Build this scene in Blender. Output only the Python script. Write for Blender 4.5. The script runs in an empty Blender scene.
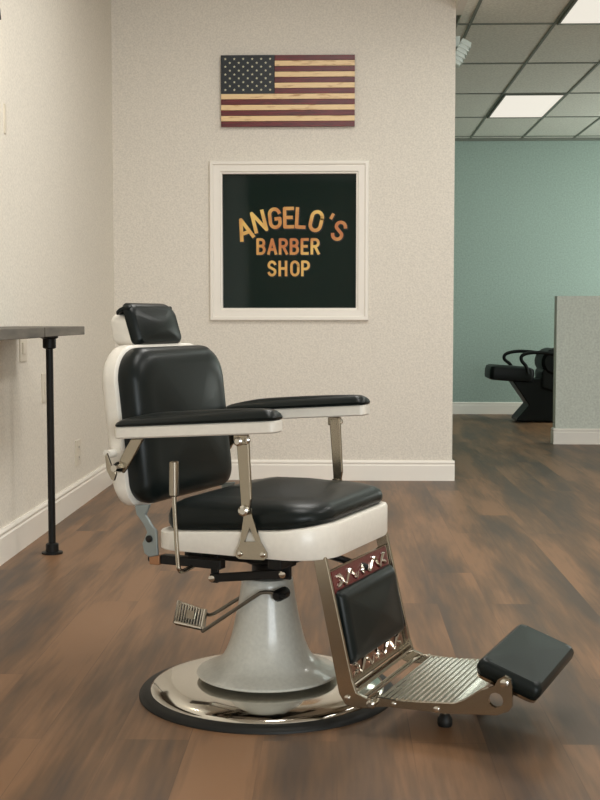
import bpy, bmesh, math, random
from mathutils import Vector, Matrix
C = bpy.context.scene.collection
PI = math.pi
random.seed(4)

# ------------------------------------------------------------------ camera, world, lights, exposure
cam_d = bpy.data.cameras.new('camera'); cam = bpy.data.objects.new('camera', cam_d); C.objects.link(cam)
cam.location = (0, 0, 1.08)
cam.rotation_euler = (PI/2 - 0.06823, 0, 0.03158)
cam_d.sensor_fit = 'VERTICAL'; cam_d.sensor_height = 36; cam_d.lens = 54
cam_d.clip_start = 0.05
bpy.context.scene.camera = cam
W = bpy.data.worlds.new('world'); bpy.context.scene.world = W; W.use_nodes = True
W.node_tree.nodes['Background'].inputs[0].default_value = (0.75, 0.85, 1, 1)
W.node_tree.nodes['Background'].inputs[1].default_value = 0.6
vs = bpy.context.scene.view_settings
bpy.context.scene.display_settings.display_device = 'sRGB'
vs.view_transform = 'Standard'; vs.look = 'None'; vs.gamma = 1; vs.use_curve_mapping = False
vs.exposure = 0.0

def area(name, loc, rot, sx, sy, power, col, spread=180):
    l = bpy.data.lights.new(name, 'AREA'); l.shape = 'RECTANGLE'; l.size = sx; l.size_y = sy
    l.energy = power; l.color = col; l.spread = math.radians(spread)
    o = bpy.data.objects.new(name, l); C.objects.link(o); o.location = loc; o.rotation_euler = rot
    return o
WARM = (1.0, 0.98, 0.935)
TROFFERS = [(0.1, 3.1), (0.1, 5.5), (2.5, 3.1), (2.5, 5.5)]
for i, (x, y) in enumerate(TROFFERS):
    area('ceiling_panel_light', (x, y, 3.325), (0, 0, 0), 0.6, 1.2, 32.5, WARM)
# daylight through the shop window behind the camera
area('shop_window_daylight', (2.75, -4.42, 1.5), (PI/2, 0, 0), 4.0, 2.0, 260, (0.90, 0.97, 1.0))
BACK = (0.86, 1.0, 0.93)
for (x, y) in [(1.748, 11.485), (1.748, 7.66), (3.9, 11.485)]:
    area('rear_panel_light', (x, y, 3.05), (0, 0, 0), 0.55, 1.2, 9, BACK)
# added fill brightening the rear ceiling and far wall; no window stands here
area('rear_side_fill', (4.95, 11.6, 1.6), (0, PI/2, 0), 1.6, 2.6, 80, (0.93, 1.0, 0.95))

# ------------------------------------------------------------------ helpers
def S(v): return tuple(((c/255)/12.92 if c/255 <= .04045 else ((c/255+.055)/1.055)**2.4) for c in v) + (1,)
def mat(name, col, rough=.5, metal=0, coat=0, bump=None, var=None, spec=.5):
    m = bpy.data.materials.new(name); m.use_nodes = True
    nt = m.node_tree; b = nt.nodes['Principled BSDF']
    b.inputs['Base Color'].default_value = col if len(col) == 4 else tuple(col)+(1,)
    b.inputs['Roughness'].default_value = rough; b.inputs['Metallic'].default_value = metal
    b.inputs['Coat Weight'].default_value = coat; b.inputs['Coat Roughness'].default_value = .08
    b.inputs['Specular IOR Level'].default_value = spec
    tc = nt.nodes.new('ShaderNodeTexCoord')
    if var:                                   # (scale, amount)
        n = nt.nodes.new('ShaderNodeTexNoise'); n.inputs['Scale'].default_value = var[0]; n.inputs['Detail'].default_value = 4
        nt.links.new(tc.outputs['Object'], n.inputs['Vector'])
        mr = nt.nodes.new('ShaderNodeMapRange'); mr.inputs[1].default_value = .3; mr.inputs[2].default_value = .7
        mr.inputs[3].default_value = 1-var[1]; mr.inputs[4].default_value = 1+var[1]
        nt.links.new(n.outputs[0], mr.inputs[0])
        mx = nt.nodes.new('ShaderNodeMix'); mx.data_type = 'RGBA'; mx.blend_type = 'MULTIPLY'; mx.inputs[0].default_value = 1
        mx.inputs[6].default_value = b.inputs['Base Color'].default_value
        cb = nt.nodes.new('ShaderNodeCombineColor')
        for k in range(3): nt.links.new(mr.outputs[0], cb.inputs[k])
        nt.links.new(cb.outputs[0], mx.inputs[7]); nt.links.new(mx.outputs[2], b.inputs['Base Color'])
    if bump:                                  # (scale, strength, distance)
        n = nt.nodes.new('ShaderNodeTexNoise'); n.inputs['Scale'].default_value = bump[0]; n.inputs['Detail'].default_value = 3
        nt.links.new(tc.outputs['Object'], n.inputs['Vector'])
        bp = nt.nodes.new('ShaderNodeBump'); bp.inputs['Strength'].default_value = bump[1]; bp.inputs['Distance'].default_value = bump[2]
        nt.links.new(n.outputs[0], bp.inputs['Height']); nt.links.new(bp.outputs[0], b.inputs['Normal'])
    return m
def emis(name, col, st):
    m = bpy.data.materials.new(name); m.use_nodes = True; b = m.node_tree.nodes['Principled BSDF']
    b.inputs['Base Color'].default_value = (.15, .15, .15, 1)
    b.inputs['Emission Color'].default_value = tuple(col)+(1,); b.inputs['Emission Strength'].default_value = st
    return m

M = {}
M['wall'] = mat('cream_wall_paint', S((227, 220, 208)), .75, bump=(55, .4, .004), var=(95, .10))
M['leftwall'] = mat('pale_wall_paint', S((231, 225, 213)), .75, bump=(55, .4, .004), var=(95, .10))
M['teal'] = mat('grey_green_wall_paint', S((160, 179, 170)), .8, bump=(60, .4, .004), var=(60, .13))
M['partition'] = mat('pale_grey_partition_paint', S((214, 219, 209)), .75, bump=(60, .4, .004), var=(60, .11))
M['trim'] = mat('white_trim_paint', S((243, 237, 227)), .4)
M['white'] = mat('white_enamel', S((236, 230, 219)), .36, coat=.12, var=(60, .03))
M['porcelain'] = mat('porcelain_enamel', S((206, 205, 196)), .30, coat=.25, var=(90, .06))
M['leather'] = mat('black_vinyl', (.006, .009, .0085), .36, bump=(260, .10, .001), spec=.22)
M['chrome'] = mat('polished_chrome', (.66, .63, .57), .09, 1)
M['nickel'] = mat('brushed_nickel', (.42, .375, .30), .2, 1, bump=(180, .05, .001))
M['steel'] = mat('dark_worn_steel', (.20, .185, .16), .3, 1)
M['bracket'] = mat('grey_cast_metal', (.30, .34, .34), .42, .6)
M['black'] = mat('black_painted_metal', (.005, .005, .005), .45, spec=.35)
M['rubber'] = mat('dark_rubber', (.010, .010, .009), .5, spec=.3)
M['copper'] = mat('copper_end', (.42, .22, .12), .35, .8)
M['red'] = mat('oxblood_enamel', (.13, .012, .014), .22, coat=.5)
M['gold'] = None
M['plastic'] = mat('white_plastic', S((220, 212, 196)), .4)
M['slot'] = mat('dark_slot', (.05, .045, .04), .6)
M['teal_plastic'] = mat('pale_plastic_housing', S((196, 206, 200)), .45)
M['gridmetal'] = mat('ceiling_grid', S((118, 124, 114)), .6)
M['diff'] = emis('lit_diffuser', (1.0, .93, .81), .80)
M['ceilwhite'] = mat('ceiling_paint', S((215, 210, 200)), .9)
M['darkvinyl'] = mat('dark_salon_vinyl', (.0025, .0035, .0035), .45, spec=.2)
M['dirtyglass'] = None

def link(m, a, b): m.node_tree.links.new(a, b)
def wood_floor():
    m = bpy.data.materials.new('brown_plank_floor'); m.use_nodes = True; nt = m.node_tree; N = nt.nodes.new; b = nt.nodes['Principled BSDF']
    tc = N('ShaderNodeTexCoord'); mp = N('ShaderNodeMapping'); mp.inputs['Rotation'].default_value = (0, 0, PI/2)
    link(m, tc.outputs['Object'], mp.inputs[0])
    br = N('ShaderNodeTexBrick'); br.inputs['Scale'].default_value = 1; br.inputs['Brick Width'].default_value = 1.5; br.inputs['Row Height'].default_value = .19
    br.inputs['Mortar Size'].default_value = .0012; br.offset = .37; br.inputs['Color1'].default_value = (0, 0, 0, 1); br.inputs['Color2'].default_value = (1, 1, 1, 1)
    br.inputs['Mortar'].default_value = (.5, .5, .5, 1); br.inputs['Bias'].default_value = 0
    link(m, mp.outputs[0], br.inputs[0])
    # soft streaks along each board
    m2 = N('ShaderNodeMapping'); m2.inputs['Scale'].default_value = (7.5, 1.0, 1); link(m, tc.outputs['Object'], m2.inputs[0])
    add = N('ShaderNodeVectorMath'); add.operation = 'ADD'; link(m, m2.outputs[0], add.inputs[0])
    sc = N('ShaderNodeVectorMath'); sc.operation = 'SCALE'; sc.inputs[3].default_value = .8; link(m, br.outputs[0], sc.inputs[0]); link(m, sc.outputs[0], add.inputs[1])
    n1 = N('ShaderNodeTexNoise'); n1.inputs['Scale'].default_value = .75; n1.inputs['Detail'].default_value = 3; n1.inputs['Roughness'].default_value = .5; link(m, add.outputs[0], n1.inputs[0])
    m3 = N('ShaderNodeMapping'); m3.inputs['Scale'].default_value = (60, 4, 1); link(m, tc.outputs['Object'], m3.inputs[0])
    n2 = N('ShaderNodeTexNoise'); n2.inputs['Scale'].default_value = 1; n2.inputs['Detail'].default_value = 5; link(m, m3.outputs[0], n2.inputs[0])
    r = N('ShaderNodeValToRGB'); e = r.color_ramp.elements
    e[0].position = .36; e[0].color = S((82, 67, 56)); e[1].position = .64; e[1].color = S((137, 103, 75))
    k = r.color_ramp.elements.new(.5); k.color = S((107, 82, 61))
    s = N('ShaderNodeMath'); s.operation = 'MULTIPLY_ADD'; s.inputs[1].default_value = .26; link(m, n2.outputs[0], s.inputs[0])
    s0 = N('ShaderNodeMath'); s0.operation = 'SUBTRACT'; s0.inputs[1].default_value = .13; link(m, n1.outputs[0], s0.inputs[0]); link(m, s0.outputs[0], s.inputs[2])
    s3 = N('ShaderNodeMath'); s3.operation = 'MULTIPLY_ADD'; s3.inputs[1].default_value = .04
    sep = N('ShaderNodeSeparateColor'); link(m, br.outputs[0], sep.inputs[0]); link(m, sep.outputs[0], s3.inputs[0]); link(m, s.outputs[0], s3.inputs[2])
    link(m, s3.outputs[0], r.inputs[0])
    mx = N('ShaderNodeMix'); mx.data_type = 'RGBA'; mx.inputs[7].default_value = S((70, 52, 42))
    f = N('ShaderNodeMath'); f.operation = 'MULTIPLY'; f.inputs[1].default_value = .35; link(m, br.outputs['Fac'], f.inputs[0]); link(m, f.outputs[0], mx.inputs[0])
    link(m, r.outputs[0], mx.inputs[6]); link(m, mx.outputs[2], b.inputs['Base Color'])
    b.inputs['Roughness'].default_value = .42; b.inputs['Specular IOR Level'].default_value = .35
    bp = N('ShaderNodeBump'); bp.inputs['Strength'].default_value = .12; bp.inputs['Distance'].default_value = .003; link(m, n2.outputs[0], bp.inputs['Height']); link(m, bp.outputs[0], b.inputs['Normal'])
    return m
M['floor'] = wood_floor()
def two_tone(name, c1, c2, scale, p0, p1, rough, mapping=(1, 1, 1), metal=0):
    m = bpy.data.materials.new(name); m.use_nodes = True; nt = m.node_tree; N = nt.nodes.new; b = nt.nodes['Principled BSDF']
    tc = N('ShaderNodeTexCoord'); mp = N('ShaderNodeMapping'); mp.inputs['Scale'].default_value = mapping; link(m, tc.outputs['Object'], mp.inputs[0])
    n = N('ShaderNodeTexNoise'); n.inputs['Scale'].default_value = scale; n.inputs['Detail'].default_value = 4; link(m, mp.outputs[0], n.inputs[0])
    r = N('ShaderNodeValToRGB'); e = r.color_ramp.elements; e[0].position = p0; e[0].color = S(c1); e[1].position = p1; e[1].color = S(c2)
    link(m, n.outputs[0], r.inputs[0]); link(m, r.outputs[0], b.inputs['Base Color']); b.inputs['Roughness'].default_value = rough; b.inputs['Metallic'].default_value = metal
    return m
M['pine'] = two_tone('varnished_pine', (168, 112, 62), (240, 208, 158), 6, .24, .46, .4, (1.6, 1, 11))
M['burgundy'] = two_tone('burgundy_stained_wood', (74, 16, 20), (116, 30, 34), 6, .3, .7, .4, (1.6, 1, 14))
M['navy'] = two_tone('black_navy_stained_wood', (14, 20, 26), (30, 40, 46), 6, .3, .7, .45, (1.6, 1, 14))
M['starpaint'] = mat('cream_star_paint', S((214, 208, 178)), .6)
M['greywood'] = two_tone('grey_weathered_wood', (78, 74, 68), (116, 110, 100), 5, .3, .7, .6, (6, 1, 6))
M['gold'] = two_tone('gold_leaf', (196, 116, 52), (236, 196, 104), 3.2, .4, .6, .4, (1, 1, 1))
M['tile'] = mat('ceiling_tile', S((222, 222, 212)), .95, bump=(90, .5, .004), var=(60, .13))
def pane_mat():
    m = mat('dark_window_pane', (.004, .014, .012), .04, spec=.35, coat=0); return m
M['pane'] = pane_mat()

def obj(name, bm, m, parent=None, smooth=True, sub=0, bevel=0):
    bmesh.ops.recalc_face_normals(bm, faces=bm.faces)
    me = bpy.data.meshes.new(name); bm.to_mesh(me); bm.free()
    me.materials.append(m); o = bpy.data.objects.new(name, me); C.objects.link(o)
    if smooth:
        me.polygons.foreach_set('use_smooth', [True]*len(me.polygons))
        try: me.set_sharp_from_angle(angle=math.radians(35))
        except Exception: pass
    if bevel:
        b = o.modifiers.new('bevel', 'BEVEL'); b.width = bevel; b.segments = 3; b.limit_method = 'ANGLE'; b.angle_limit = math.radians(40); b.harden_normals = False
    if sub:
        s = o.modifiers.new('sub', 'SUBSURF'); s.levels = sub; s.render_levels = sub
    if parent: o.parent = parent
    return o
def empty(name, loc, rz=0):
    o = bpy.data.objects.new(name, None); C.objects.link(o); o.location = loc; o.rotation_euler = (0, 0, rz); o.empty_display_size = .1
    return o
def tag(o, label, cat, group=None):
    o['label'] = label; o['category'] = cat
    if group: o['group'] = group
    return o
def struct(o): o['kind'] = 'structure'; return o
def lab(o, l): o['label'] = l; return o

def new(): return bmesh.new()
def box(bm, x0, x1, y0, y1, z0, z1, mtx=None):
    vs_ = [bm.verts.new((x, y, z)) for x in (x0, x1) for y in (y0, y1) for z in (z0, z1)]
    if mtx is not None:
        for v in vs_: v.co = mtx @ v.co
    for q in ((0, 1, 3, 2), (4, 6, 7, 5), (0, 4, 5, 1), (2, 3, 7, 6), (0, 2, 6, 4), (1, 5, 7, 3)): bm.faces.new([vs_[i] for i in q])
    return bm
def prism(bm, pts, a0, a1, axis='y', hole=None):
    """polygon pts in the plane across axis, extruded a0..a1; axis y: pts=(x,z); axis x: pts=(y,z); axis z: pts=(x,y)"""
    def P(p, a): return {'y': (p[0], a, p[1]), 'x': (a, p[0], p[1]), 'z': (p[0], p[1], a)}[axis]
    def ring(ps, a): return [bm.verts.new(P(p, a)) for p in ps]
    A = ring(pts, a0); B = ring(pts, a1); n = len(pts)
    for i in range(n): bm.faces.new((A[i], A[(i+1) % n], B[(i+1) % n], B[i]))
    if hole:
        A2 = ring(hole, a0); B2 = ring(hole, a1); k = len(hole)
        for i in range(k): bm.faces.new((A2[i], B2[i], B2[(i+1) % k], A2[(i+1) % k]))
        for r1, r2 in ((A, A2), (B, B2)):
            eds = []
            for rr in (r1, r2):
                for i in range(len(rr)):
                    e = bm.edges.get((rr[i], rr[(i+1) % len(rr)])); eds.append(e)
            bmesh.ops.triangle_fill(bm, use_beauty=True, edges=eds)
    else:
        bm.faces.new(A[::-1]); bm.faces.new(B)
    return bm
def tube(bm, pts, r, seg=14, cap=True):
    pts = [Vector(p) for p in pts]; n = len(pts); rs = r if isinstance(r, (list, tuple)) else [r]*n
    rings = []; up = None
    for i, p in enumerate(pts):
        t = (pts[min(i+1, n-1)]-pts[max(i-1, 0)]).normalized()
        if up is None:
            up = Vector((0, 0, 1)) if abs(t.z) < .9 else Vector((0, 1, 0))
        a = t.cross(up).normalized(); up2 = a.cross(t).normalized(); up = up2
        rings.append([bm.verts.new(p+rs[i]*(math.cos(k*2*PI/seg)*a+math.sin(k*2*PI/seg)*up2)) for k in range(seg)])
    for A, B in zip(rings, rings[1:]):
        for k in range(seg): bm.faces.new((A[k], A[(k+1) % seg], B[(k+1) % seg], B[k]))
    if cap: bm.faces.new(rings[0][::-1]); bm.faces.new(rings[-1])
    return bm
def curve(pts, n=6):
    """Catmull-Rom through pts"""
    P = [Vector(p) for p in pts]; P = [2*P[0]-P[1]]+P+[2*P[-1]-P[-2]]; out = []
    for i in range(1, len(P)-2):
        for k in range(n):
            t = k/n; a, b, c, d = P[i-1:i+3]
            out.append(.5*((2*b)+(-a+c)*t+(2*a-5*b+4*c-d)*t*t+(-a+3*b-3*c+d)*t**3))
    out.append(P[-2]); return out
def lathe(bm, prof, seg=64, c=(0, 0)):
    rings = []
    for r, z in prof:
        if r < 1e-5: rings.append([bm.verts.new((c[0], c[1], z))])
        else: rings.append([bm.verts.new((c[0]+r*math.cos(k*2*PI/seg), c[1]+r*math.sin(k*2*PI/seg), z)) for k in range(seg)])
    for A, B in zip(rings, rings[1:]):
        for k in range(seg):
            k2 = (k+1) % seg
            if len(A) == 1 and len(B) == 1: continue
            if len(A) == 1: bm.faces.new((A[0], B[k], B[k2]))
            elif len(B) == 1: bm.faces.new((A[k], A[k2], B[0]))
            else: bm.faces.new((A[k], A[k2], B[k2], B[k]))
    return bm
def rrect(hx0, hx1, hy, r, n=8, rb=None):
    """rounded rectangle x in hx0..hx1, y in -hy..hy; corner radius r at x1 side, rb at x0 side"""
    rb = r if rb is None else rb; pts = []
    for cx, cy, a0, rr in ((hx1-r, hy-r, 0, r), (hx0+rb, hy-rb, 90, rb), (hx0+rb, -hy+rb, 180, rb), (hx1-r, -hy+r, 270, r)):
        for k in range(n+1):
            a = math.radians(a0+90*k/n); pts.append((cx+rr*math.cos(a), cy+rr*math.sin(a)))
    return pts
def ringloft(bm, out, prof, cx=0, cy=0, fn=None, extra=5, dome=0.0):
    """stack the outline at (inset, height); cap both ends (top with extra shrinking rings rising by dome)"""
    hx = max(abs(p[0]-cx) for p in out); hy = max(abs(p[1]-cy) for p in out)
    def R(ix, h):
        sx = max(.0, 1-ix/hx); sy = max(.0, 1-ix/hy)
        return [(cx+(p[0]-cx)*sx, cy+(p[1]-cy)*sy, h) for p in out]
    L = [R(i, h) for i, h in prof]
    top = L[-1]; h = prof[-1][1]
    tx = max(abs(p[0]-cx) for p in top); ty = max(abs(p[1]-cy) for p in top)
    for k in range(1, extra+1):
        s = 1-k/(extra+1.)
        L.append([(cx+(p[0]-cx)*s, cy+(p[1]-cy)*s, h+dome*(1-s**6)*(1-((p[0]-cx)*s/tx)**2)*(1-((p[1]-cy)*s/ty)**2)) for p in top])
    f = fn or (lambda p: p)
    rings = [[bm.verts.new(f(p)) for p in r] for r in L]; n = len(out)
    for A, B in zip(rings, rings[1:]):
        for k in range(n): bm.faces.new((A[k], A[(k+1) % n], B[(k+1) % n], B[k]))
    bm.faces.new(rings[0][::-1])
    c = bm.verts.new(f((cx, cy, h+dome)))
    for k in range(n): bm.faces.new((rings[-1][k], rings[-1][(k+1) % n], c))
    return bm
def bolt(bm, u, v, z, r=.008, h=.006, side=-1, seg=18):
    tube(bm, [(u, v, z), (u, v+side*h*.7, z), (u, v+side*h, z)], [r, r, r*.6], seg)
    return bm

def bolts(parent, s, *L):
    for u, v, z, r_, h_, sg in L:
        b_ = new(); bolt(b_, u, v, z, r_, h_, s, sg); obj('bolt', b_, M['chrome'], parent)

# ------------------------------------------------------------------ the room
XL, YB, XE, YF, ZH, ZC = -1.487, 7.96, .760, 13.55, 3.35, 3.07
XR, YN = 5.0, -4.5
struct(obj('floor', box(new(), XL-.12, XR+.12, YN-.1, YF+.12, -.06, 0), M['floor'], smooth=False))
struct(obj('wall_left', box(new(), XL-.12, XL, YN, YB, 0, ZH), M['leftwall'], smooth=False))
# partition wall with the framed window
GX0, GX1, GZ0, GZ1 = -.768, .122, 1.142, 2.030
bw = new()
box(bw, XL-.12, GX0, YB, YB+.13, 0, ZH); box(bw, GX1, XE, YB, YB+.13, 0, ZH)
box(bw, GX0, GX1, YB, YB+.13, 0, GZ0); box(bw, GX0, GX1, YB, YB+.13, GZ1, ZH)
struct(obj('wall_back', bw, M['wall'], smooth=False))
struct(obj('wall_rear_room', box(new(), XL-.12, XR+.12, YF, YF+.12, 0, ZH), M['teal'], smooth=False))
struct(obj('wall_rear_left', box(new(), XL-.12, XL, YB+.13, YF, 0, ZH), M['teal'], smooth=False))
struct(obj('wall_right', box(new(), XR, XR+.12, YN, YF, 0, ZH), M['wall'], smooth=False))
# front wall behind the viewer with shop window opening
fw = new(); box(fw, XL-.12, .7, YN-.1, YN, 0, ZH); box(fw, 4.8, XR+.12, YN-.1, YN, 0, ZH); box(fw, .7, 4.8, YN-.1, YN, 0, .5); box(fw, .7, 4.8, YN-.1, YN, 2.5, ZH)
struct(obj('wall_front', fw, M['wall'], smooth=False))
wf = new()
for x in (.7, 2.05, 3.4, 4.75): box(wf, x, x+.05, YN-.07, YN-.02, .5, 2.5)
box(wf, .75, 4.75, YN-.07, YN-.02, .5, .56); box(wf, .75, 4.75, YN-.07, YN-.02, 2.44, 2.5)
struct(obj('window_2', wf, M['black'], smooth=False))
struct(obj('ceiling', box(new(), XL-.12, XR+.12, YN-.1, YF+.12, ZH, ZH+.08), M['ceilwhite'], smooth=False))
# soffit that carries the lower ceiling of the passage
sf = new(); box(sf, XE, XR, 6.8, 6.86, ZC, ZH); box(sf, XE, XE+.05, 6.86, YB+.13, ZC, ZH)
struct(obj('trim_1', sf, M['ceilwhite'], smooth=False))
# lay-in ceiling tiles, grid and light panels
TX = [XE+.05]+[.89+.572*k for k in range(8) if .89+.572*k < XR]+[XR-.001]; TY = [6.86, 8.32-1.27*1, 8.32, 9.59, 10.86, 12.12, 13.39, YF]; TY = sorted(set([6.86, 7.05, 8.32, 9.59, 10.86, 12.12, 13.39, YF]))
LIT = [(1.462, 10.86), (1.462, 7.05), (3.75, 10.86)]
tl = new(); gb = new()
for i in range(len(TX)-1):
    for j in range(len(TY)-1):
        if any(abs(TX[i]-a) < .01 and abs(TY[j]-b) < .01 for a, b in LIT): continue
        box(tl, TX[i], TX[i+1], TY[j], TY[j+1], ZC, ZC+.018)
low = struct(obj('ceiling_rear', tl, M['tile'], smooth=False))
for x in TX[1:-1]: box(gb, x-.010, x+.010, 6.86, YF, ZC-.006, ZC+.001)
for y in TY[1:-1]: box(gb, XE+.05, XR, y-.011, y+.011, ZC-.007, ZC+.001)
box(gb, XE+.05, XR, YF-.025, YF, ZC-.03, ZC+.001)
struct(obj('trim_2', gb, M['gridmetal'], smooth=False))
def troffer(x0, x1, y0, y1, z, label):
    t = empty('ceiling_light', ((x0+x1)/2, (y0+y1)/2, z)); w, h = (x1-x0)/2, (y1-y0)/2
    d = new(); box(d, -w+.014, w-.014, -h+.014, h-.014, -.0005, .012)
    obj('diffuser', d, M['diff'], t, smooth=False)
    f = new()
    for a in ((-w, -w+.014, -h, h), (w-.014, w, -h, h), (-w+.014, w-.014, -h, -h+.014), (-w+.014, w-.014, h-.014, h)): box(f, a[0], a[1], a[2], a[3], -.009, .015)
    obj('frame', f, M['gridmetal'], t, smooth=False)
    return tag(t, label, 'ceiling light')
g1 = troffer(1.475, 2.021, 10.872, 12.108, ZC-.008, 'lit rectangular ceiling panel nearer the rear wall, seen whole')
g2 = troffer(1.475, 2.021, 7.062, 8.308, ZC-.008, 'lit rectangular ceiling panel cut off by the top right corner of the picture')
for k, (x, y) in enumerate(TROFFERS):
    tt = troffer(x-.31, x+.31, y-.61, y+.61, ZH-.012, ['lit panel in the front ceiling above the chair on the viewer side', 'lit panel in the front ceiling nearest the framed window wall', 'lit panel in the front ceiling at right on the viewer side', 'lit panel in the front ceiling at right by the passage'][k])

def baseboard(name, p0, p1, nrm, h=.135, m='trim'):
    """profiled board running p0->p1 (2D) standing out along nrm"""
    prof = [(0, 0), (.016, 0), (.016, h-.035), (.012, h-.028), (.012, h-.022), (.015, h-.018), (.015, h-.012), (.008, h), (0, h)]
    bm = new(); A = []; B = []
    for d, z in prof:
        A.append(bm.verts.new((p0[0]+nrm[0]*d, p0[1]+nrm[1]*d, z))); B.append(bm.verts.new((p1[0]+nrm[0]*d, p1[1]+nrm[1]*d, z)))
    n = len(prof)
    for i in range(n): bm.faces.new((A[i], A[(i+1) % n], B[(i+1) % n], B[i]))
    bm.faces.new(A[::-1]); bm.faces.new(B)
    return struct(obj(name, bm, M[m], smooth=False))
baseboard('baseboard_left', (XL, YN), (XL, YB), (1, 0), .15)
baseboard('baseboard_back', (XL+.016, YB), (XE+.016, YB), (0, -1))
baseboard('baseboard_wall_end', (XE, YB), (XE, YB+.146), (1, 0))
baseboard('baseboard_rear', (XL, YF), (XR, YF), (0, -1), m='trim')
# half-height partition on the right
PX, PY = 1.865, 10.32
pw = new(); box(pw, PX, XR, PY, PY+.12, 0, 1.267)
struct(obj('wall_partition', pw, M['partition'], smooth=False))
baseboard('baseboard_partition', (PX-.016, PY), (XR, PY), (0, -1))
baseboard('baseboard_partition_end', (PX, PY), (PX, PY+.12), (-1, 0))

# framed window in the back wall
win = struct(empty('window_1', ((GX0+GX1)/2, YB, GZ0)))
def wl(bm):
    for v in bm.verts: v.co -= Vector(((GX0+GX1)/2, YB, GZ0))
    return bm
# moulded casing: profile (distance outward from opening, stand-off) mitred round
prof = [(-.004, -.06), (-.004, .008), (.006, .010), (.010, .018), (.050, .020), (.057, .028), (.074, .028), (.079, .020), (.079, 0.0)]
fr = new(); rings = []
for d, s in prof:
    rings.append([fr.verts.new((x, YB-s, z)) for x, z in ((GX0-d, GZ0-d), (GX1+d, GZ0-d), (GX1+d, GZ1+d), (GX0-d, GZ1+d))])
for A, B in zip(rings, rings[1:]):
    for k in range(4): fr.faces.new((A[k], A[(k+1) % 4], B[(k+1) % 4], B[k]))
obj('casing', wl(fr), M['trim'], win, smooth=False)
obj('pane', wl(box(new(), GX0+.001, GX1-.001, YB+.035, YB+.041, GZ0+.001, GZ1-.001)), M['pane'], win, smooth=False)
bk = new(); box(bk, GX0, GX1, YB+.10, YB+.125, GZ0, GZ1)
obj('backing', wl(bk), M['black'], win, smooth=False)

# painted lettering on the glass: stroke letters
def arc(cx, cy, rx, ry, a0, a1, n=12): return [(cx+rx*math.cos(math.radians(a0+(a1-a0)*k/n)), cy+ry*math.sin(math.radians(a0+(a1-a0)*k/n))) for k in range(n+1)]
GL = {   # strokes in a box 0..1 wide (w given) and 0..1 high
 'A': (.66, [[(0, 0), (.33, 1), (.66, 0)], [(.11, .29), (.55, .29)]]),
 'N': (.60, [[(0, 0), (0, 1), (.60, 0), (.60, 1)]]),
 'G': (.56, [arc(.28, .72, .28, .28, 15, 180)+arc(.28, .28, .28, .28, 180, 360)+[(.56, .46), (.34, .46)]]),
 'E': (.46, [[(.46, 1), (0, 1), (0, 0), (.46, 0)], [(0, .51), (.38, .51)]]),
 'L': (.44, [[(0, 1), (0, 0), (.44, 0)]]),
 'O': (.58, [arc(.29, .70, .29, .30, 0, 180)+arc(.29, .30, .29, .30, 180, 360)+[(.58, .70), (.579, .73)]]),
 "'": (.10, [[(.07, 1), (.02, .78)]]),
 'S': (.54, [arc(.27, .75, .27, .25, 20, 200, 10)+[(.06, .60), (.47, .41)]+arc(.27, .25, .27, .25, 30, -160, 12)]),
 'B': (.54, [[(0, 0), (0, 1), (.28, 1)]+arc(.28, .765, .23, .235, 90, -90, 8)+[(0, .53)], [(.28, .53)]+arc(.28, .265, .26, .265, 90, -90, 8)+[(0, 0)]]),
 'R': (.54, [[(0, 0), (0, 1), (.28, 1)]+arc(.28, .75, .25, .25, 90, -90, 8)+[(0, .5)], [(.26, .5), (.54, 0)]]),
 'H': (.54, [[(0, 0), (0, 1)], [(.54, 0), (.54, 1)], [(0, .5), (.54, .5)]]),
 'P': (.54, [[(0, 0), (0, 1), (.28, 1)]+arc(.28, .73, .26, .27, 90, -90, 8)+[(0, .46)]]),
}
def stroke_mesh(bm, pts, w, y0, y1, j=0):
    """flat square-ended stroke with round joints, in the xz plane, extruded y0..y1"""
    n = len(pts); h = w/2
    for i in range(n-1):
        a = Vector((pts[i][0], 0, pts[i][1])); b = Vector((pts[i+1][0], 0, pts[i+1][1])); d = b-a
        if d.length < 1e-6: continue
        d.normalize(); s = Vector((-d.z, 0, d.x))*h
        A, B = a, b
        if i == 0: A = a-d*h*.85
        if i == n-2: B = b+d*h*.85
        q = [A-s, B-s, B+s, A+s]
        prism(bm, [(p.x, p.z) for p in q], y0-.00011*(i % 5)-.00007-.0006*j, y1)
    for i in range(1, n-1):
        prism(bm, [(pts[i][0]+h*math.cos(k*PI/7), pts[i][1]+h*math.sin(k*PI/7)) for k in range(14)], y0, y1)
def letter(ch, cx, cz, hgt, rot, wf=1.0, sw=.17):
    wd, strokes = GL[ch]; r = math.radians(rot); yy = YB+.035
    def T(p):
        x = (p[0]-wd/2)*hgt*wf; z = (p[1]-.5)*hgt
        return (cx+x*math.cos(r)-z*math.sin(r), cz+x*math.sin(r)+z*math.cos(r))
    bm = new()
    for j, s in enumerate(strokes): stroke_mesh(bm, [T(p) for p in s], hgt*sw, yy-.0030, yy-.0018, j)
    o = obj('letter', wl(bm), M['gold'], win, smooth=False)
    bm = new()
    for s in strokes: stroke_mesh(bm, [(T(p)[0]+.004, T(p)[1]-.004) for p in s], hgt*sw*1.35, yy-.0010, yy+.0005)
    obj('letter_outline', wl(bm), M['black'], o, smooth=False)
def zp(x, y): return ((210+x/3.75-338)*7.96/1200*1.0, 1.08+(318-(155+y/3.75))*7.96/1200*1.0)
WIDE = {}
for ch, x, y, h, r in (('A', 128, 279, 72, 20), ('N', 184, 251, 70, 14), ('G', 243, 239, 68, 6), ('E', 295, 237, 68, 1), ('L', 340, 238, 68, -3), ('O', 398, 250, 70, -13), ("'", 451, 238, 60, -16), ('S', 483, 286, 66, -25)):
    x_, z_ = zp(x, y); 
    if ch == "'": z_ -= .03
    letter(ch, x_, z_, h*.00177, r, .95, .185)
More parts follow.
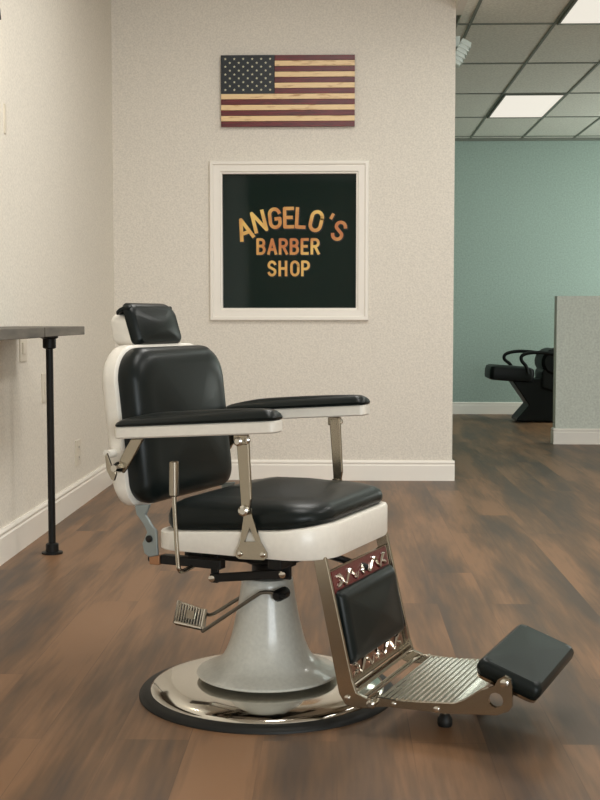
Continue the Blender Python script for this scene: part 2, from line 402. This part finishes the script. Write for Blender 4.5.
for ch, x in zip('BARBER', (191, 233, 275, 316, 355, 394)):
    x_, z_ = zp(x, 344); letter(ch, x_, z_, 52*.00177, 0, .80 if ch == 'A' else .88, .19)
for ch, x in zip('SHOP', (232, 273, 318, 358)):
    x_, z_ = zp(x, 426); letter(ch, x_, z_, 50*.00177, 0, .88, .19)

# ------------------------------------------------------------------ wooden flag
FX0, FX1, FZ0, FZ1 = -.766, .106, 2.326, 2.786
flag = tag(empty('wooden_flag', ((FX0+FX1)/2, YB, FZ0)), 'wooden American flag plaque of stained boards on the back wall above the framed window', 'wall plaque')
fc = (FX0+FX1)/2; fwid = FX1-FX0; fh = FZ1-FZ0; sh = fh/13
CW = .402*fwid
for k in range(13):
    z1 = fh-k*sh; x0 = -fwid/2+(CW if k < 7 else 0)
    s = obj('stripe', box(new(), x0, fwid/2, -.034, -.012, z1-sh+.001, z1-.0005), M['burgundy'] if k % 2 == 0 else M['pine'], flag, smooth=False, bevel=.0015)
    s['label'] = 'burgundy stained board' if k % 2 == 0 else 'pale varnished pine board'
cn = obj('canton', box(new(), -fwid/2, -fwid/2+CW-.001, -.035, -.012, fh-7*sh, fh), M['navy'], flag, smooth=False); cn['label'] = 'dark navy field with cream stars'
obj('backing_board', box(new(), -fwid/2+.02, fwid/2-.02, -.012, 0, .02, fh-.02), M['navy'], flag, smooth=False)
for row in range(9):
    nn = 6 if row % 2 == 0 else 5
    for c_ in range(nn):
        cx = -fwid/2+CW*((2*c_+1+(row % 2))/12.); cz = fh-7*sh*((row+1)/10.)
        pts = [(cx+(.0088 if i % 2 == 0 else .0042)*math.sin(i*PI/5), cz+(.0088 if i % 2 == 0 else .0042)*math.cos(i*PI/5)) for i in range(10)]
        bm = new(); prism(bm, pts, -.0365, -.0345); obj('star', bm, M['starpaint'], cn, smooth=False)

# ------------------------------------------------------------------ bar counter with pipe leg on the left wall
ct = tag(empty('bar_counter', (XL, 4.6, 0)), 'grey wooden bar counter fixed along the left wall, resting on a black pipe leg', 'counter')
cl = lambda bm: [setattr(v, 'co', v.co-Vector((XL, 4.6, 0))) for v in bm.verts] and bm
obj('board', cl(box(new(), XL+.001, -1.172, 3.05, 4.765, 1.002, 1.042)), M['greywood'], ct, smooth=False, bevel=.003)
obj('board', cl(box(new(), XL+.001, -1.170, 4.775, 5.52, 1.004, 1.042)), M['greywood'], ct, smooth=False, bevel=.003)
LX, LY = -1.311, 5.42
lg = obj('pipe_leg', cl(tube(new(), [(LX, LY, .01), (LX, LY, 1.0)], .0165, 20)), M['black'], ct)
bm = new(); lathe(bm, [(0, 0), (.048, 0), (.048, .008), (.03, .010), (.029, .045), (.02, .05), (0, .05)], 32, (LX, LY)); obj('floor_flange', cl(bm), M['black'], lg)
bm = new(); lathe(bm, [(0, 1.002), (.04, 1.002), (.04, .99), (.03, .985), (.03, .945), (.02, .94), (0, .94)], 32, (LX, LY)); obj('top_flange', cl(bm), M['black'], lg)

# wall plates on the left wall
def plate(name, y0, y1, z0, z1, label, cat, kind):
    t = tag(empty(name, (XL, (y0+y1)/2, z0)), label, cat); w = (y1-y0)/2; h = z1-z0
    obj('cover_plate', box(new(), 0, .006, -w, w, 0, h), M['plastic'], t, smooth=False, bevel=.002)
    if kind == 'outlet':
        for zz in (h*.3, h*.7):
            s = obj('socket', box(new(), .0055, .0085, -w*.45, w*.45, zz-.016, zz+.016), M['plastic'], t, smooth=False, bevel=.002)
            b = new(); box(b, .008, .0092, -.009, -.006, zz-.004, zz+.008); box(b, .008, .0092, .006, .009, zz-.004, zz+.008); box(b, .008, .0092, -.002, .002, zz-.012, zz-.008)
            obj('slots', b, M['slot'], s, smooth=False)
    elif kind == 'switch':
        obj('rocker', box(new(), .0055, .010, -w*.4, w*.4, h*.28, h*.72), M['plastic'], t, smooth=False, bevel=.001)
    return t
plate('power_outlet', 6.72, 6.85, .24, .385, 'white double power outlet low on the left wall just above the baseboard', 'outlet', 'outlet')
plate('wall_switch', 5.97, 6.09, .655, .80, 'white switch plate on the left wall just beyond the black pipe leg', 'switch plate', 'switch')
plate('wall_switch', 5.56, 5.68, .875, 1.0, 'white switch plate on the left wall tucked right below the counter', 'switch plate', 'switch')
t = obj('wall_strip', box(new(), -1.487, -1.481, 5.36, 5.385, 1.90, 2.03), M['plastic'], smooth=False); tag(t, 'narrow white strip high on the left wall at the picture edge', 'trim strip')
# wall lamp at the left edge
sc = tag(empty('wall_lamp', (XL, 4.98, 2.275)), 'black wall lamp at the upper left edge, glowing on the left wall', 'wall lamp')
obj('mount', box(new(), 0, .02, -.04, .04, .02, .12), M['black'], sc, smooth=False, bevel=.004)
obj('arm', tube(new(), [(.015, 0, .08), (.05, 0, .08), (.078, 0, .06)], .008), M['black'], sc)
bm = new(); lathe(bm, [(.012, .085), (.02, .075), (.024, .03), (.022, .03), (.018, .07), (.01, .08)], 24, (.078, 0)); obj('shade', bm, M['black'], sc)
bm = new(); lathe(bm, [(0, .01), (.012, .015), (.016, .03), (.01, .05), (0, .055)], 20, (.078, 0)); obj('bulb', bm, emis('warm_bulb', (1, .85, .6), 6), sc)
pl = bpy.data.lights.new('wall_lamp_glow', 'POINT'); pl.energy = 2.6; pl.color = (1, .9, .75); pl.shadow_soft_size = .02
po = bpy.data.objects.new('wall_lamp_glow', pl); C.objects.link(po); po.location = (.075, 0, -.02); po.parent = sc

# finned white fitting at the end of the back wall
sp = tag(empty('spotlight', (XE, YB+.09, 2.83)), 'small white finned spotlight high on the back wall end below the tiles', 'spotlight')
obj('bracket', box(new(), 0, .035, -.03, .03, .02, .09), M['teal_plastic'], sp, smooth=False, bevel=.004)
rm = Matrix.Translation((.040, 0, -.015)) @ Matrix.Rotation(math.radians(28), 4, 'Y')
obj('housing', box(new(), -.035, .035, -.05, .05, -.085, .085, rm), M['teal_plastic'], sp, smooth=False, bevel=.01)
for k in range(5):
    z = -.06+k*.027
    obj('fin', box(new(), -.035, .043, -.056, .052, z, z+.010, rm), M['teal_plastic'], sp, smooth=False, bevel=.002)

# ------------------------------------------------------------------ salon chair far behind the partition
sy = 12.6
sc2 = tag(empty('salon_chair', (2.135, sy, 0)), 'black reclining salon chair with looped arms, half hidden behind the low partition', 'salon chair')
q = 12.35/1200
def sp_(x, y): return ((x-338)*q-2.1, 1.08-(y-318)*q)
bm = new(); ringloft(bm, rrect(-.23, .23, .25, .05), [(.03, 0), (.005, .012), (0, .04), (0, .10), (.01, .135), (.04, .15)], fn=lambda p: Matrix.Rotation(math.radians(4), 3, 'Y') @ Vector((p[0], p[1], p[2])) + Vector((sp_(508, 0)[0], 0, sp_(0, 383)[1]+.02)))
obj('seat', bm, M['darkvinyl'], sc2)
pts = [sp_(*p) for p in ((508, 379), (575, 379), (575, 421.5), (514, 421.5), (514, 419), (526, 405))]
pts = [(a, max(b, .0)) for a, b in pts]
obj('base', prism(new(), pts, -.2, .2), M['darkvinyl'], sc2, smooth=False, bevel=.012)
bm = new(); ca, cb_ = sp_(551, 362); tube(bm, [(ca, -.25, cb_), (ca, -.22, cb_), (ca, .22, cb_), (ca, .25, cb_)], [.11, .14, .14, .11], 28)
obj('neck_roll', bm, M['darkvinyl'], sc2)
bk_pts = [sp_(*p) for p in ((538, 372), (552, 350), (580, 340), (590, 380), (560, 395), (538, 388))]
obj('backrest', prism(new(), bk_pts, -.23, .23), M['darkvinyl'], sc2, smooth=False, bevel=.02)
for v, dx in ((-.25, 0), (.25, 0)):
    off = 0 if v > 0 else 8
    a = [sp_(*p) for p in ((516+off, 374), (513+off*1.1, 366), (507+off*1.3, 360.5), (508+off*1.2, 355.5), (517+off, 352.7), (530+off, 352.5), (546+off, 355), (560, 362))]
    obj('arm', tube(new(), curve([(p[0], v, p[1]) for p in a], 5), .018, 12), M['darkvinyl'], sc2)

# ------------------------------------------------------------------ the barber chair (local x forward, y to its left)
ch = tag(empty('barber_chair', (-.202, 3.415, 0), math.radians(-23)), 'vintage barber chair with black pads, white enamel frame and chrome footrest on the plank floor', 'barber chair')
P = lambda name, bm, m, parent=ch, **k: obj(name, bm, M[m], parent, **k)
# base
bm = new(); lathe(bm, [(0, .018), (.33, .018), (.342, .018), (.356, .015), (.366, .010), (.370, .004), (.370, 0), (0, 0)], 120)
rim = P('base_rim', bm, 'rubber'); rim['label'] = 'dark rubber rim of the base'
bm = new(); lathe(bm, [(0, .046), (.10, .046), (.2, .044), (.27, .040), (.31, .034), (.328, .027), (.336, .022), (.338, .018), (0, .018)], 120)
P('base_disc', bm, 'chrome')['label'] = 'mirror chrome round base'
# pedestal
cpro = [(0, .048), (.066, .048), (.066, .054), (.10, .0545), (.194, .0555), (.202, .057), (.205, .060), (.202, .065), (.186, .072), (.166, .079), (.147, .089), (.131, .104), (.119, .125), (.109, .15), (.101, .18), (.093, .215), (.086, .25), (.080, .285), (.0755, .315), (.0735, .332), (.070, .336), (0, .336)]
bm = new(); lathe(bm, cpro, 96)
P('pedestal', bm, 'porcelain')['label'] = 'white enamelled bell-shaped pedestal'
bm = new(); lathe(bm, [(0, .336), (.045, .336), (.045, .375), (.062, .380), (.072, .392), (.072, .40), (0, .40)], 48)
P('pump_head', bm, 'black')
# underseat carrier
bm = new()
box(bm, -.20, .14, -.13, -.10, .40, .428); box(bm, -.20, .14, .10, .13, .40, .428); box(bm, -.08, .13, -.13, .13, .40, .45)
box(bm, .10, .14, -.20, .20, .405, .445); box(bm, -.16, -.12, -.18, .18, .405, .445)
und = P('seat_carrier', bm, 'black', smooth=False, bevel=.003)
lk = new()
box(lk, -.112, -.090, -.135, -.123, .335, .44); box(lk, .108, .136, -.135, -.123, .365, .44)
m_ = Matrix.Translation((.004, -.141, .3655)) @ Matrix.Rotation(math.radians(-8.0), 4, 'Y')
box(lk, -.112, .118, -.006, .006, -.012, .012, m_)
lo = P('tilt_linkage', lk, 'black', smooth=False, bevel=.002)
bolts(lo, -1, (-.101, -.146, .350, .010, .006, 18), (.119, -.146, .381, .010, .006, 18))
# side rail with copper end
bm = new(); box(bm, -.21, -.02, -.245, -.215, .400, .425); P('side_rail', bm, 'black', smooth=False, bevel=.003)
bm = new(); box(bm, -.243, -.21, -.250, -.212, .397, .425); P('rail_end', bm, 'copper', smooth=False, bevel=.003)['label'] = 'copper-coloured rail end'
bm = new(); tube(bm, [(-.243, -.23, .411), (-.252, -.23, .411)], .011, 16); obj('rail_cap', bm, M['black'], und)

# seat frame: enamelled apron
def seatfn(p):
    x, y, z = p
    t = (x+.20)/.48; t = min(max(t, 0), 1)
    hh = z                       # 0 bottom .. 1 top
    top = .502+.040*t*t
    bot = .448+.001*t
    return (x, y, bot+(top-bot)*hh)
so = rrect(-.205, .300, .284, .125, 14, .05)
bm = new(); ringloft(bm, so, [(.012, 0), (.003, .02), (0, .10), (0, .90), (.003, .97), (.010, 1.0)], cx=.04, fn=seatfn, extra=1)
P('seat_frame', bm, 'white')['label'] = 'white enamelled seat apron'
def cushfn(p):
    x, y, z = p; t = min(max((x+.19)/.46, 0), 1)
    return (x, y, .500+.040*t*t+z*(1-.75*max(0, t-.45)**1.3))
so2 = rrect(-.185, .278, .268, .11, 14, .06)
bm = new(); ringloft(bm, so2, [(.012, 0), (.0, .006), (-.006, .02), (-.006, .04), (.0, .058), (.012, .072), (.03, .081), (.055, .088)], cx=.04, fn=cushfn, extra=12, dome=.027)
P('seat_cushion', bm, 'leather')
# back
def rec(z): return -.331-.11*(z-.85)
def backfn(p): # p = (h up, v, forward depth)
    z = p[0]; return (rec(z)+p[2], p[1], z)
bo = rrect(.562, .995, .248, .085, 10, .05)
def bulge(p):
    z, y, d = p; k = 1+.06*math.sin((z-.56)/.43*PI)
    return backfn((z, y*k, d))
bm = new(); ringloft(bm, bo, [(.004, 0), (.0, .008), (-.002, .03), (.0, .045), (.01, .060), (.028, .070), (.05, .075)], cx=.778, fn=bulge, extra=12, dome=.018)
P('back_cushion', bm, 'leather')
bo2 = rrect(.548, 1.003, .258, .10, 10, .06)
bm = new(); ringloft(bm, bo2, [(.03, -.056), (.012, -.052), (.003, -.042), (.0, -.03), (.0, -.004), (.006, .0)], cx=.775, fn=bulge, extra=1)
P('back_shell', bm, 'white')['label'] = 'white enamelled back shell'
# headrest
def hfn(p):
    z, y, d = p; return (-.373-.15*(z-1.0)+d - (.022*(max(0, z-1.004)/.117)**2.2), y, z)
bm = new(); ringloft(bm, rrect(1.002, 1.123, .122, .030, 8, .018), [(.002, -.004), (-.001, .004), (.0, .015), (.004, .024), (.010, .030)], cx=1.06, fn=hfn, extra=12, dome=.012)
hr = P('headrest', bm, 'leather')
bm = new(); ringloft(bm, rrect(1.000, 1.092, .118, .03, 8, .02), [(.02, -.073), (.006, -.069), (.0, -.058), (.0, -.004)], cx=1.05, fn=lambda p: (-.373-.15*(p[0]-1.0)+p[2], p[1], p[0]), extra=1)
o = obj('headrest_shell', bm, M['white'], hr); o['label'] = 'white enamelled headrest back'
# rolled lip of the headrest cover over the shell
bm = new(); pp = [(-.385, 1.116), (-.402, 1.115), (-.418, 1.109), (-.430, 1.099)]
for (a, b), (c, d) in zip(pp, pp[1:]):
    pass
A = [bm.verts.new((a, -.122, b)) for a, b in pp]+[bm.verts.new((a+.002, -.122, b-.012)) for a, b in reversed(pp)]
B = [bm.verts.new((v.co.x, .122, v.co.z)) for v in A]
n = len(A)
for i in range(n): bm.faces.new((A[i], A[(i+1) % n], B[(i+1) % n], B[i]))
bm.faces.new(A[::-1]); bm.faces.new(B)
obj('headrest_lip', bm, M['leather'], hr, bevel=.004)
bm = new(); box(bm, -.40, -.385, -.03, .03, .93, 1.05); obj('headrest_post', bm, M['chrome'], hr, smooth=False)

# arms
def armz(u): return .752+.0715*(u+.30)
for s in (-1, 1):
    vc = s*.3075; hw = .0325
    bm = new(); ringloft(bm, rrect(-.299, .187, hw, .018, 6), [(.005, 0), (0, .004), (0, .029), (.003, .032)], cx=-.05, extra=1, fn=lambda p: (p[0], vc+p[1], armz(p[0])+p[2]))
    ar = P('armrest', bm, 'white'); ar['label'] = 'white enamelled arm with a black pad'
    def padfn(p):
        x = p[0]; t = (x+.30)/.49; k = min(1, max(.0, t/.30)); k = .55+.45*math.sin(k*PI/2)
        e = min(1, max(0, (1-t)/.12)); k *= .72+.28*math.sin(e*PI/2)
        return (x, vc+p[1], armz(x)+.031+p[2]*k)
    bm = new(); ringloft(bm, rrect(-.296, .186, hw+.003, .022, 8), [(.008, 0), (.0, .004), (-.002, .012), (.002, .022), (.010, .029), (.018, .0325)], cx=-.05, extra=6, dome=.004, fn=padfn)
    # subdivide along length so the taper shows
    obj('arm_pad', bm, M['leather'], ar)
    # support strut and A-shaped bracket
    vo = s*.305; d = s*.006
    st = new()
    a_ = [(.066, .752), (.097, .755), (.112, .60), (.106, .575), (.082, .575), (.083, .60), (.066, .74)]
    prism(st, [(.063, .772), (.098, .774), (.1065, .61), (.100, .572), (.078, .572), (.076, .61)], vo-.006, vo+.006)
    sp1 = P('arm_support', st, 'nickel', smooth=False, bevel=.003)
    br_ = new()
    prism(br_, [(.078, .588), (.096, .588), (.104, .560), (.126, .497), (.145, .468), (.145, .456), (.136, .450), (.064, .447), (.055, .452), (.055, .463), (.067, .492), (.077, .555)], s*.290, s*.297, hole=[(.080, .494), (.113, .497), (.095, .533)])
    obj('bracket', br_, M['nickel'], sp1, smooth=False)
    bolts(sp1, s, (.087, s*.308, .579, .015, .014, 8), (.067, s*.296, .461, .007, .006, 18), (.134, s*.296, .464, .007, .006, 18), (.072, s*.308, .760, .013, .014, 8), (.094, s*.306, .764, .010, .010, 12))
    kk = new(); box(kk, .058, .098, min(s*.300, s*.316), max(s*.300, s*.316), .752, .778); obj('clevis', kk, M['nickel'], sp1, smooth=False, bevel=.003)
    # rear hinge link and clamp
    rl = new(); prism(rl, [(-.262, .752), (-.222, .755), (-.262, .690), (-.288, .655), (-.308, .668), (-.296, .70)], s*.302-.005, s*.302+.005)
    h = P('rear_arm_link', rl, 'nickel', smooth=False, bevel=.003)
    kn = new(); tube(kn, [(-.300, s*.29, .672), (-.300, s*.318, .672), (-.300, s*.335, .672)], [.016, .016, .010], 8)
    obj('clamp_nut', kn, M['chrome'], h)
    wing = new(); prism(wing, [(-.334, .704), (-.328, .712), (-.315, .680), (-.298, .655), (-.305, .636), (-.315, .640), (-.330, .665)], s*.322-.004, s*.322+.004)
    obj('clamp_wing', wing, M['nickel'], h, smooth=False, bevel=.002)
    eb = new(); tube(eb, [(-.345, s*.262, .705), (-.345, s*.30, .705)], .012, 16); obj('pivot_boss', eb, M['white'], h)
    # back hinge plate under the back
    hp = new(); prism(hp, [(-.286, .560), (-.236, .566), (-.250, .535), (-.228, .505), (-.216, .495), (-.212, .425), (-.240, .418), (-.256, .428), (-.262, .455), (-.246, .488), (-.258, .510), (-.280, .535)], s*.25-.005, s*.25+.005)
    hb = P('back_hinge', hp, 'bracket', smooth=False, bevel=.003)
    bb = new(); bolt(bb, -.238, s*.254, .470, .010, .007, s); obj('bolt', bb, M['black'], hb)

# recline lever
bm = new(); tube(bm, curve([(-.107, -.34, .61), (-.101, -.34, .50), (-.096, -.34, .43), (-.094, -.337, .412), (-.098, -.315, .403), (-.11, -.25, .400), (-.13, -.14, .400)], 6), .0062, 12)
rl = P('recline_lever', bm, 'nickel')
bm = new(); tube(bm, [(-.1065, -.34, .703), (-.1065, -.34, .700), (-.107, -.34, .612), (-.107, -.34, .608)], [.009, .013, .013, .008], 18)
obj('grip', bm, M['nickel'], rl)

# pump lever with tread pedal
PD = PEDAL_DATA = dict(nl=(-.250, -.10, .190), nr=(-.160, -.10, .182), fl=(-.296, .0, .223), fr=(-.205, .0, .206))
bm = new()
tube(bm, curve([(.082, -.095, .310), (.060, -.10, .316), (.033, -.10, .313), (.015, -.10, .303), (-.06, -.10, .251), (-.158, -.10, .182)], 4), .0055, 12)
tube(bm, curve([(.02, .085, .330), (-.03, .06, .304), (-.09, .01, .266), (-.178, .0, .208), (-.205, .0, .206)], 4), .0055, 12)
tube(bm, [(-.158, -.10, .182), (-.205, .0, .204)], .0055, 12)
pvt = P('pump_lever', bm, 'steel')
bm = new(); tube(bm, [(.080, -.05, .308), (.080, -.098, .308), (.080, -.108, .308)], [.017, .017, .010], 12); tube(bm, [(.08, -.10, .309), (.108, -.10, .311)], .006, 10)
obj('lever_hub', bm, M['black'], pvt)
a, b, c, d = [Vector(PD[k]) for k in ('nl', 'nr', 'fr', 'fl')]
nrm = (b-a).cross(d-a).normalized(); 
if nrm.z < 0: nrm = -nrm
bm = new(); vsn = [bm.verts.new(p) for p in (a, b, c, d)]+[bm.verts.new(p+nrm*.008) for p in (a, b, c, d)]
for q_ in ((0, 1, 2, 3), (7, 6, 5, 4), (0, 4, 5, 1), (1, 5, 6, 2), (2, 6, 7, 3), (3, 7, 4, 0)): bm.faces.new([vsn[i] for i in q_])
pdl = obj('pedal', bm, M['black'], pvt, smooth=False, bevel=.002)
bm = new()
for k in range(11):
    t = .0+k/10.
    p0 = a.lerp(b, t)+nrm*.010; p1 = d.lerp(c, t)+nrm*.010
    tube(bm, [p0, p1], .0034 if 0 < k < 10 else .006, 8)
tube(bm, [a+nrm*.009, b+nrm*.009], .005, 8); tube(bm, [d+nrm*.009, c+nrm*.009], .005, 8)
m0 = a.lerp(c, .5)+nrm*.012; ex = (b-a).normalized(); ey = (d-a).normalized()
vv = [bm.verts.new(m0+ex*i*.013+ey*j*.022+nrm*h_) for h_ in (0, .004) for i, j in ((-1, -1), (1, -1), (1, 1), (-1, 1))]
for q_ in ((0, 1, 2, 3), (7, 6, 5, 4), (0, 4, 5, 1), (1, 5, 6, 2), (2, 6, 7, 3), (3, 7, 4, 0)): bm.faces.new([vv[i] for i in q_])
obj('tread', bm, M['chrome'], pdl)

# leg rest: rails u = .27 at z .46 to .345 at z .085
def rail(z): return .272+(.455-z)*.2
for s in (-1, 1):
    bm = new(); prism(bm, [(rail(.458)-.026, .458), (rail(.458)+.010, .458), (rail(.14)+.022, .14), (rail(.10)+.026, .108), (rail(.10)+.055, .098), (.415, .098), (.424, .088), (.418, .073), (.36, .068), (.338, .074), (rail(.10)-.022, .10)], s*.222-.006, s*.222+.006)
    r_ = P('leg_rest_rail', bm, 'nickel', smooth=False, bevel=.002)
    bolts(r_, s, (.345, s*.228, .092, .0075, .006, 18), (.412, s*.228, .086, .011, .012, 12))
# brace behind
bm = new(); tube(bm, [(.17, -.10, .45), (.30, .02, .385)], .010, 8); P('leg_rest_brace', bm, 'black')
# panel with calf pad and scroll ornaments
def pn(z, d=0): return rail(z)+d
bm = new(); prism(bm, [(pn(.415)-.004, .415), (pn(.415)+.004, .415), (pn(.115)+.004, .115), (pn(.115)-.004, .115)], -.212, .212)
pnl = P('leg_rest_panel', bm, 'nickel', smooth=False); pnl['label'] = 'chrome panel with red enamel band and scroll ornament'
bm = new(); prism(bm, [(pn(.413)+.004, .413), (pn(.413)+.007, .413), (pn(.355)+.007, .355), (pn(.355)+.004, .355)], -.200, .200)
obj('enamel_band', bm, M['red'], pnl, smooth=False)['label'] = 'oxblood red enamel band'
bm = new(); prism(bm, [(pn(.175)+.004, .175), (pn(.175)+.007, .175), (pn(.132)+.007, .132), (pn(.132)+.004, .132)], -.200, .200)
obj('enamel_band', bm, mat('copper_red_band', (.30, .16, .11), .25, .8), pnl, smooth=False)['label'] = 'coppery band'
def scroll(z0, name='scroll_ornament'):
    bm = new()
    paths = []
    for sg in (-1, 1):
        paths += [[(sg*.030, .0), (sg*.048, -.014), (sg*.070, .004), (sg*.092, .014), (sg*.112, -.004), (sg*.128, -.016), (sg*.146, .0)],
                  [(sg*.132, -.012), (sg*.155, .010), (sg*.182, .015)], [(sg*.150, -.004), (sg*.180, -.014)]]
    for pth in paths:
        c3 = curve([(rail(z0+z)+.0085, y, z0+z) for y, z in pth], 4); m_n = len(c3)
        tube(bm, c3, [.0016+.0050*math.sin(PI*i/(m_n-1)) for i in range(m_n)], 8)
    tube(bm, curve([(rail(z0+z)+.0085, y, z0+z) for y, z in ((0, -.016), (-.004, 0), (0, .016))], 4), [.001, .003, .006, .008, .009, .008, .006, .003, .001][:9], 10)
    obj(name, bm, M['chrome'], pnl)
scroll(.384); scroll(.152)
bm = new(); ringloft(bm, rrect(.172, .360, .198, .014, 8), [(.0, .004), (-.002, .010), (.0, .018), (.006, .025), (.016, .030)], cx=.266, fn=lambda p: (rail(p[0])+p[2], p[1], p[0]), extra=12, dome=.013)
obj('calf_pad', bm, M['leather'], pnl)
bm = new(); box(bm, .348, .368, -.215, .215, .104, .116); box(bm, .378, .395, -.215, .215, .088, .096); P('cross_bar', bm, 'chrome', smooth=False, bevel=.003)
# footrest side plates
SPt = [(.408, .096), (.430, .100), (.50, .100), (.63, .112), (.66, .126), (.70, .155), (.735, .172), (.742, .188), (.760, .200), (.775, .192), (.779, .175), (.779, .125), (.770, .112), (.740, .098), (.68, .092), (.60, .084), (.45, .080), (.412, .074), (.402, .085)]
hole = [(.738+.019*math.cos(k*PI/6), .136+.019*math.sin(k*PI/6)) for k in range(12)]
for s in (-1, 1):
    bm = new(); prism(bm, SPt, s*.212-.006, s*.212+.006, hole=hole[::-1])
    fs = P('footrest_side', bm, 'nickel', smooth=False)
    bolts(fs, s, (.470, s*.217, .090, .006, .005, 18), (.585, s*.217, .092, .008, .006, 18), (.760, s*.217, .182, .011, .009, 12))
# ribbed footplate
bm = new(); prof2 = []
N_ = 13; u0, u1 = .425, .625
for k in range(N_*8+1):
    t = k/(N_*8); u = u0+(u1-u0)*t; prof2.append((u, .099+.010*t+.0017*math.sin(t*N_*2*PI)))
prof2 += [(.645, .118), (.665, .132), (.690, .152), (.715, .168)]
top = prof2; bot = [(u, z-.007) for u, z in reversed(prof2)]
prism(bm, top+bot, -.206, .206)
bmesh.ops.triangulate(bm, faces=[f for f in bm.faces if len(f.verts) > 4])
P('footplate', bm, 'chrome')['label'] = 'ribbed chrome footplate'
bm = new(); box(bm, .418, .64, -.206, -.192, .100, .113, None)
# foot pad (toe rest)
rt = Matrix.Translation((.757, 0, .170)) @ Matrix.Rotation(math.radians(19.5), 4, 'Y')
bm = new(); ringloft(bm, rrect(-.083, .083, .198, .018, 6), [(.006, -.006), (.0, 0), (-.003, .010), (-.002, .024), (.002, .032), (.008, .037)], fn=lambda p: rt @ Vector(p), extra=10, dome=.005)
tp = P('toe_pad', bm, 'leather')
bm = new(); ringloft(bm, rrect(-.080, .080, .196, .016, 6), [(.010, -.018), (.002, -.014), (0, -.006)], fn=lambda p: rt @ Vector(p), extra=1)
obj('pad_backing', bm, M['nickel'], tp)
# rubber stops under the footrest
for u, v in ((.56, -.07), (.60, .12)):
    bm = new(); tube(bm, [(u, v, .098), (u, v, .03)], .008, 14)
    o = P('footrest_stop', bm, 'nickel')
    bm = new(); lathe(bm, [(0, 0.0), (.018, 0.0), (.020, .006), (.020, .020), (.012, .032), (0, .034)], 24, (u, v)); obj('rubber_tip', bm, M['rubber'], o)
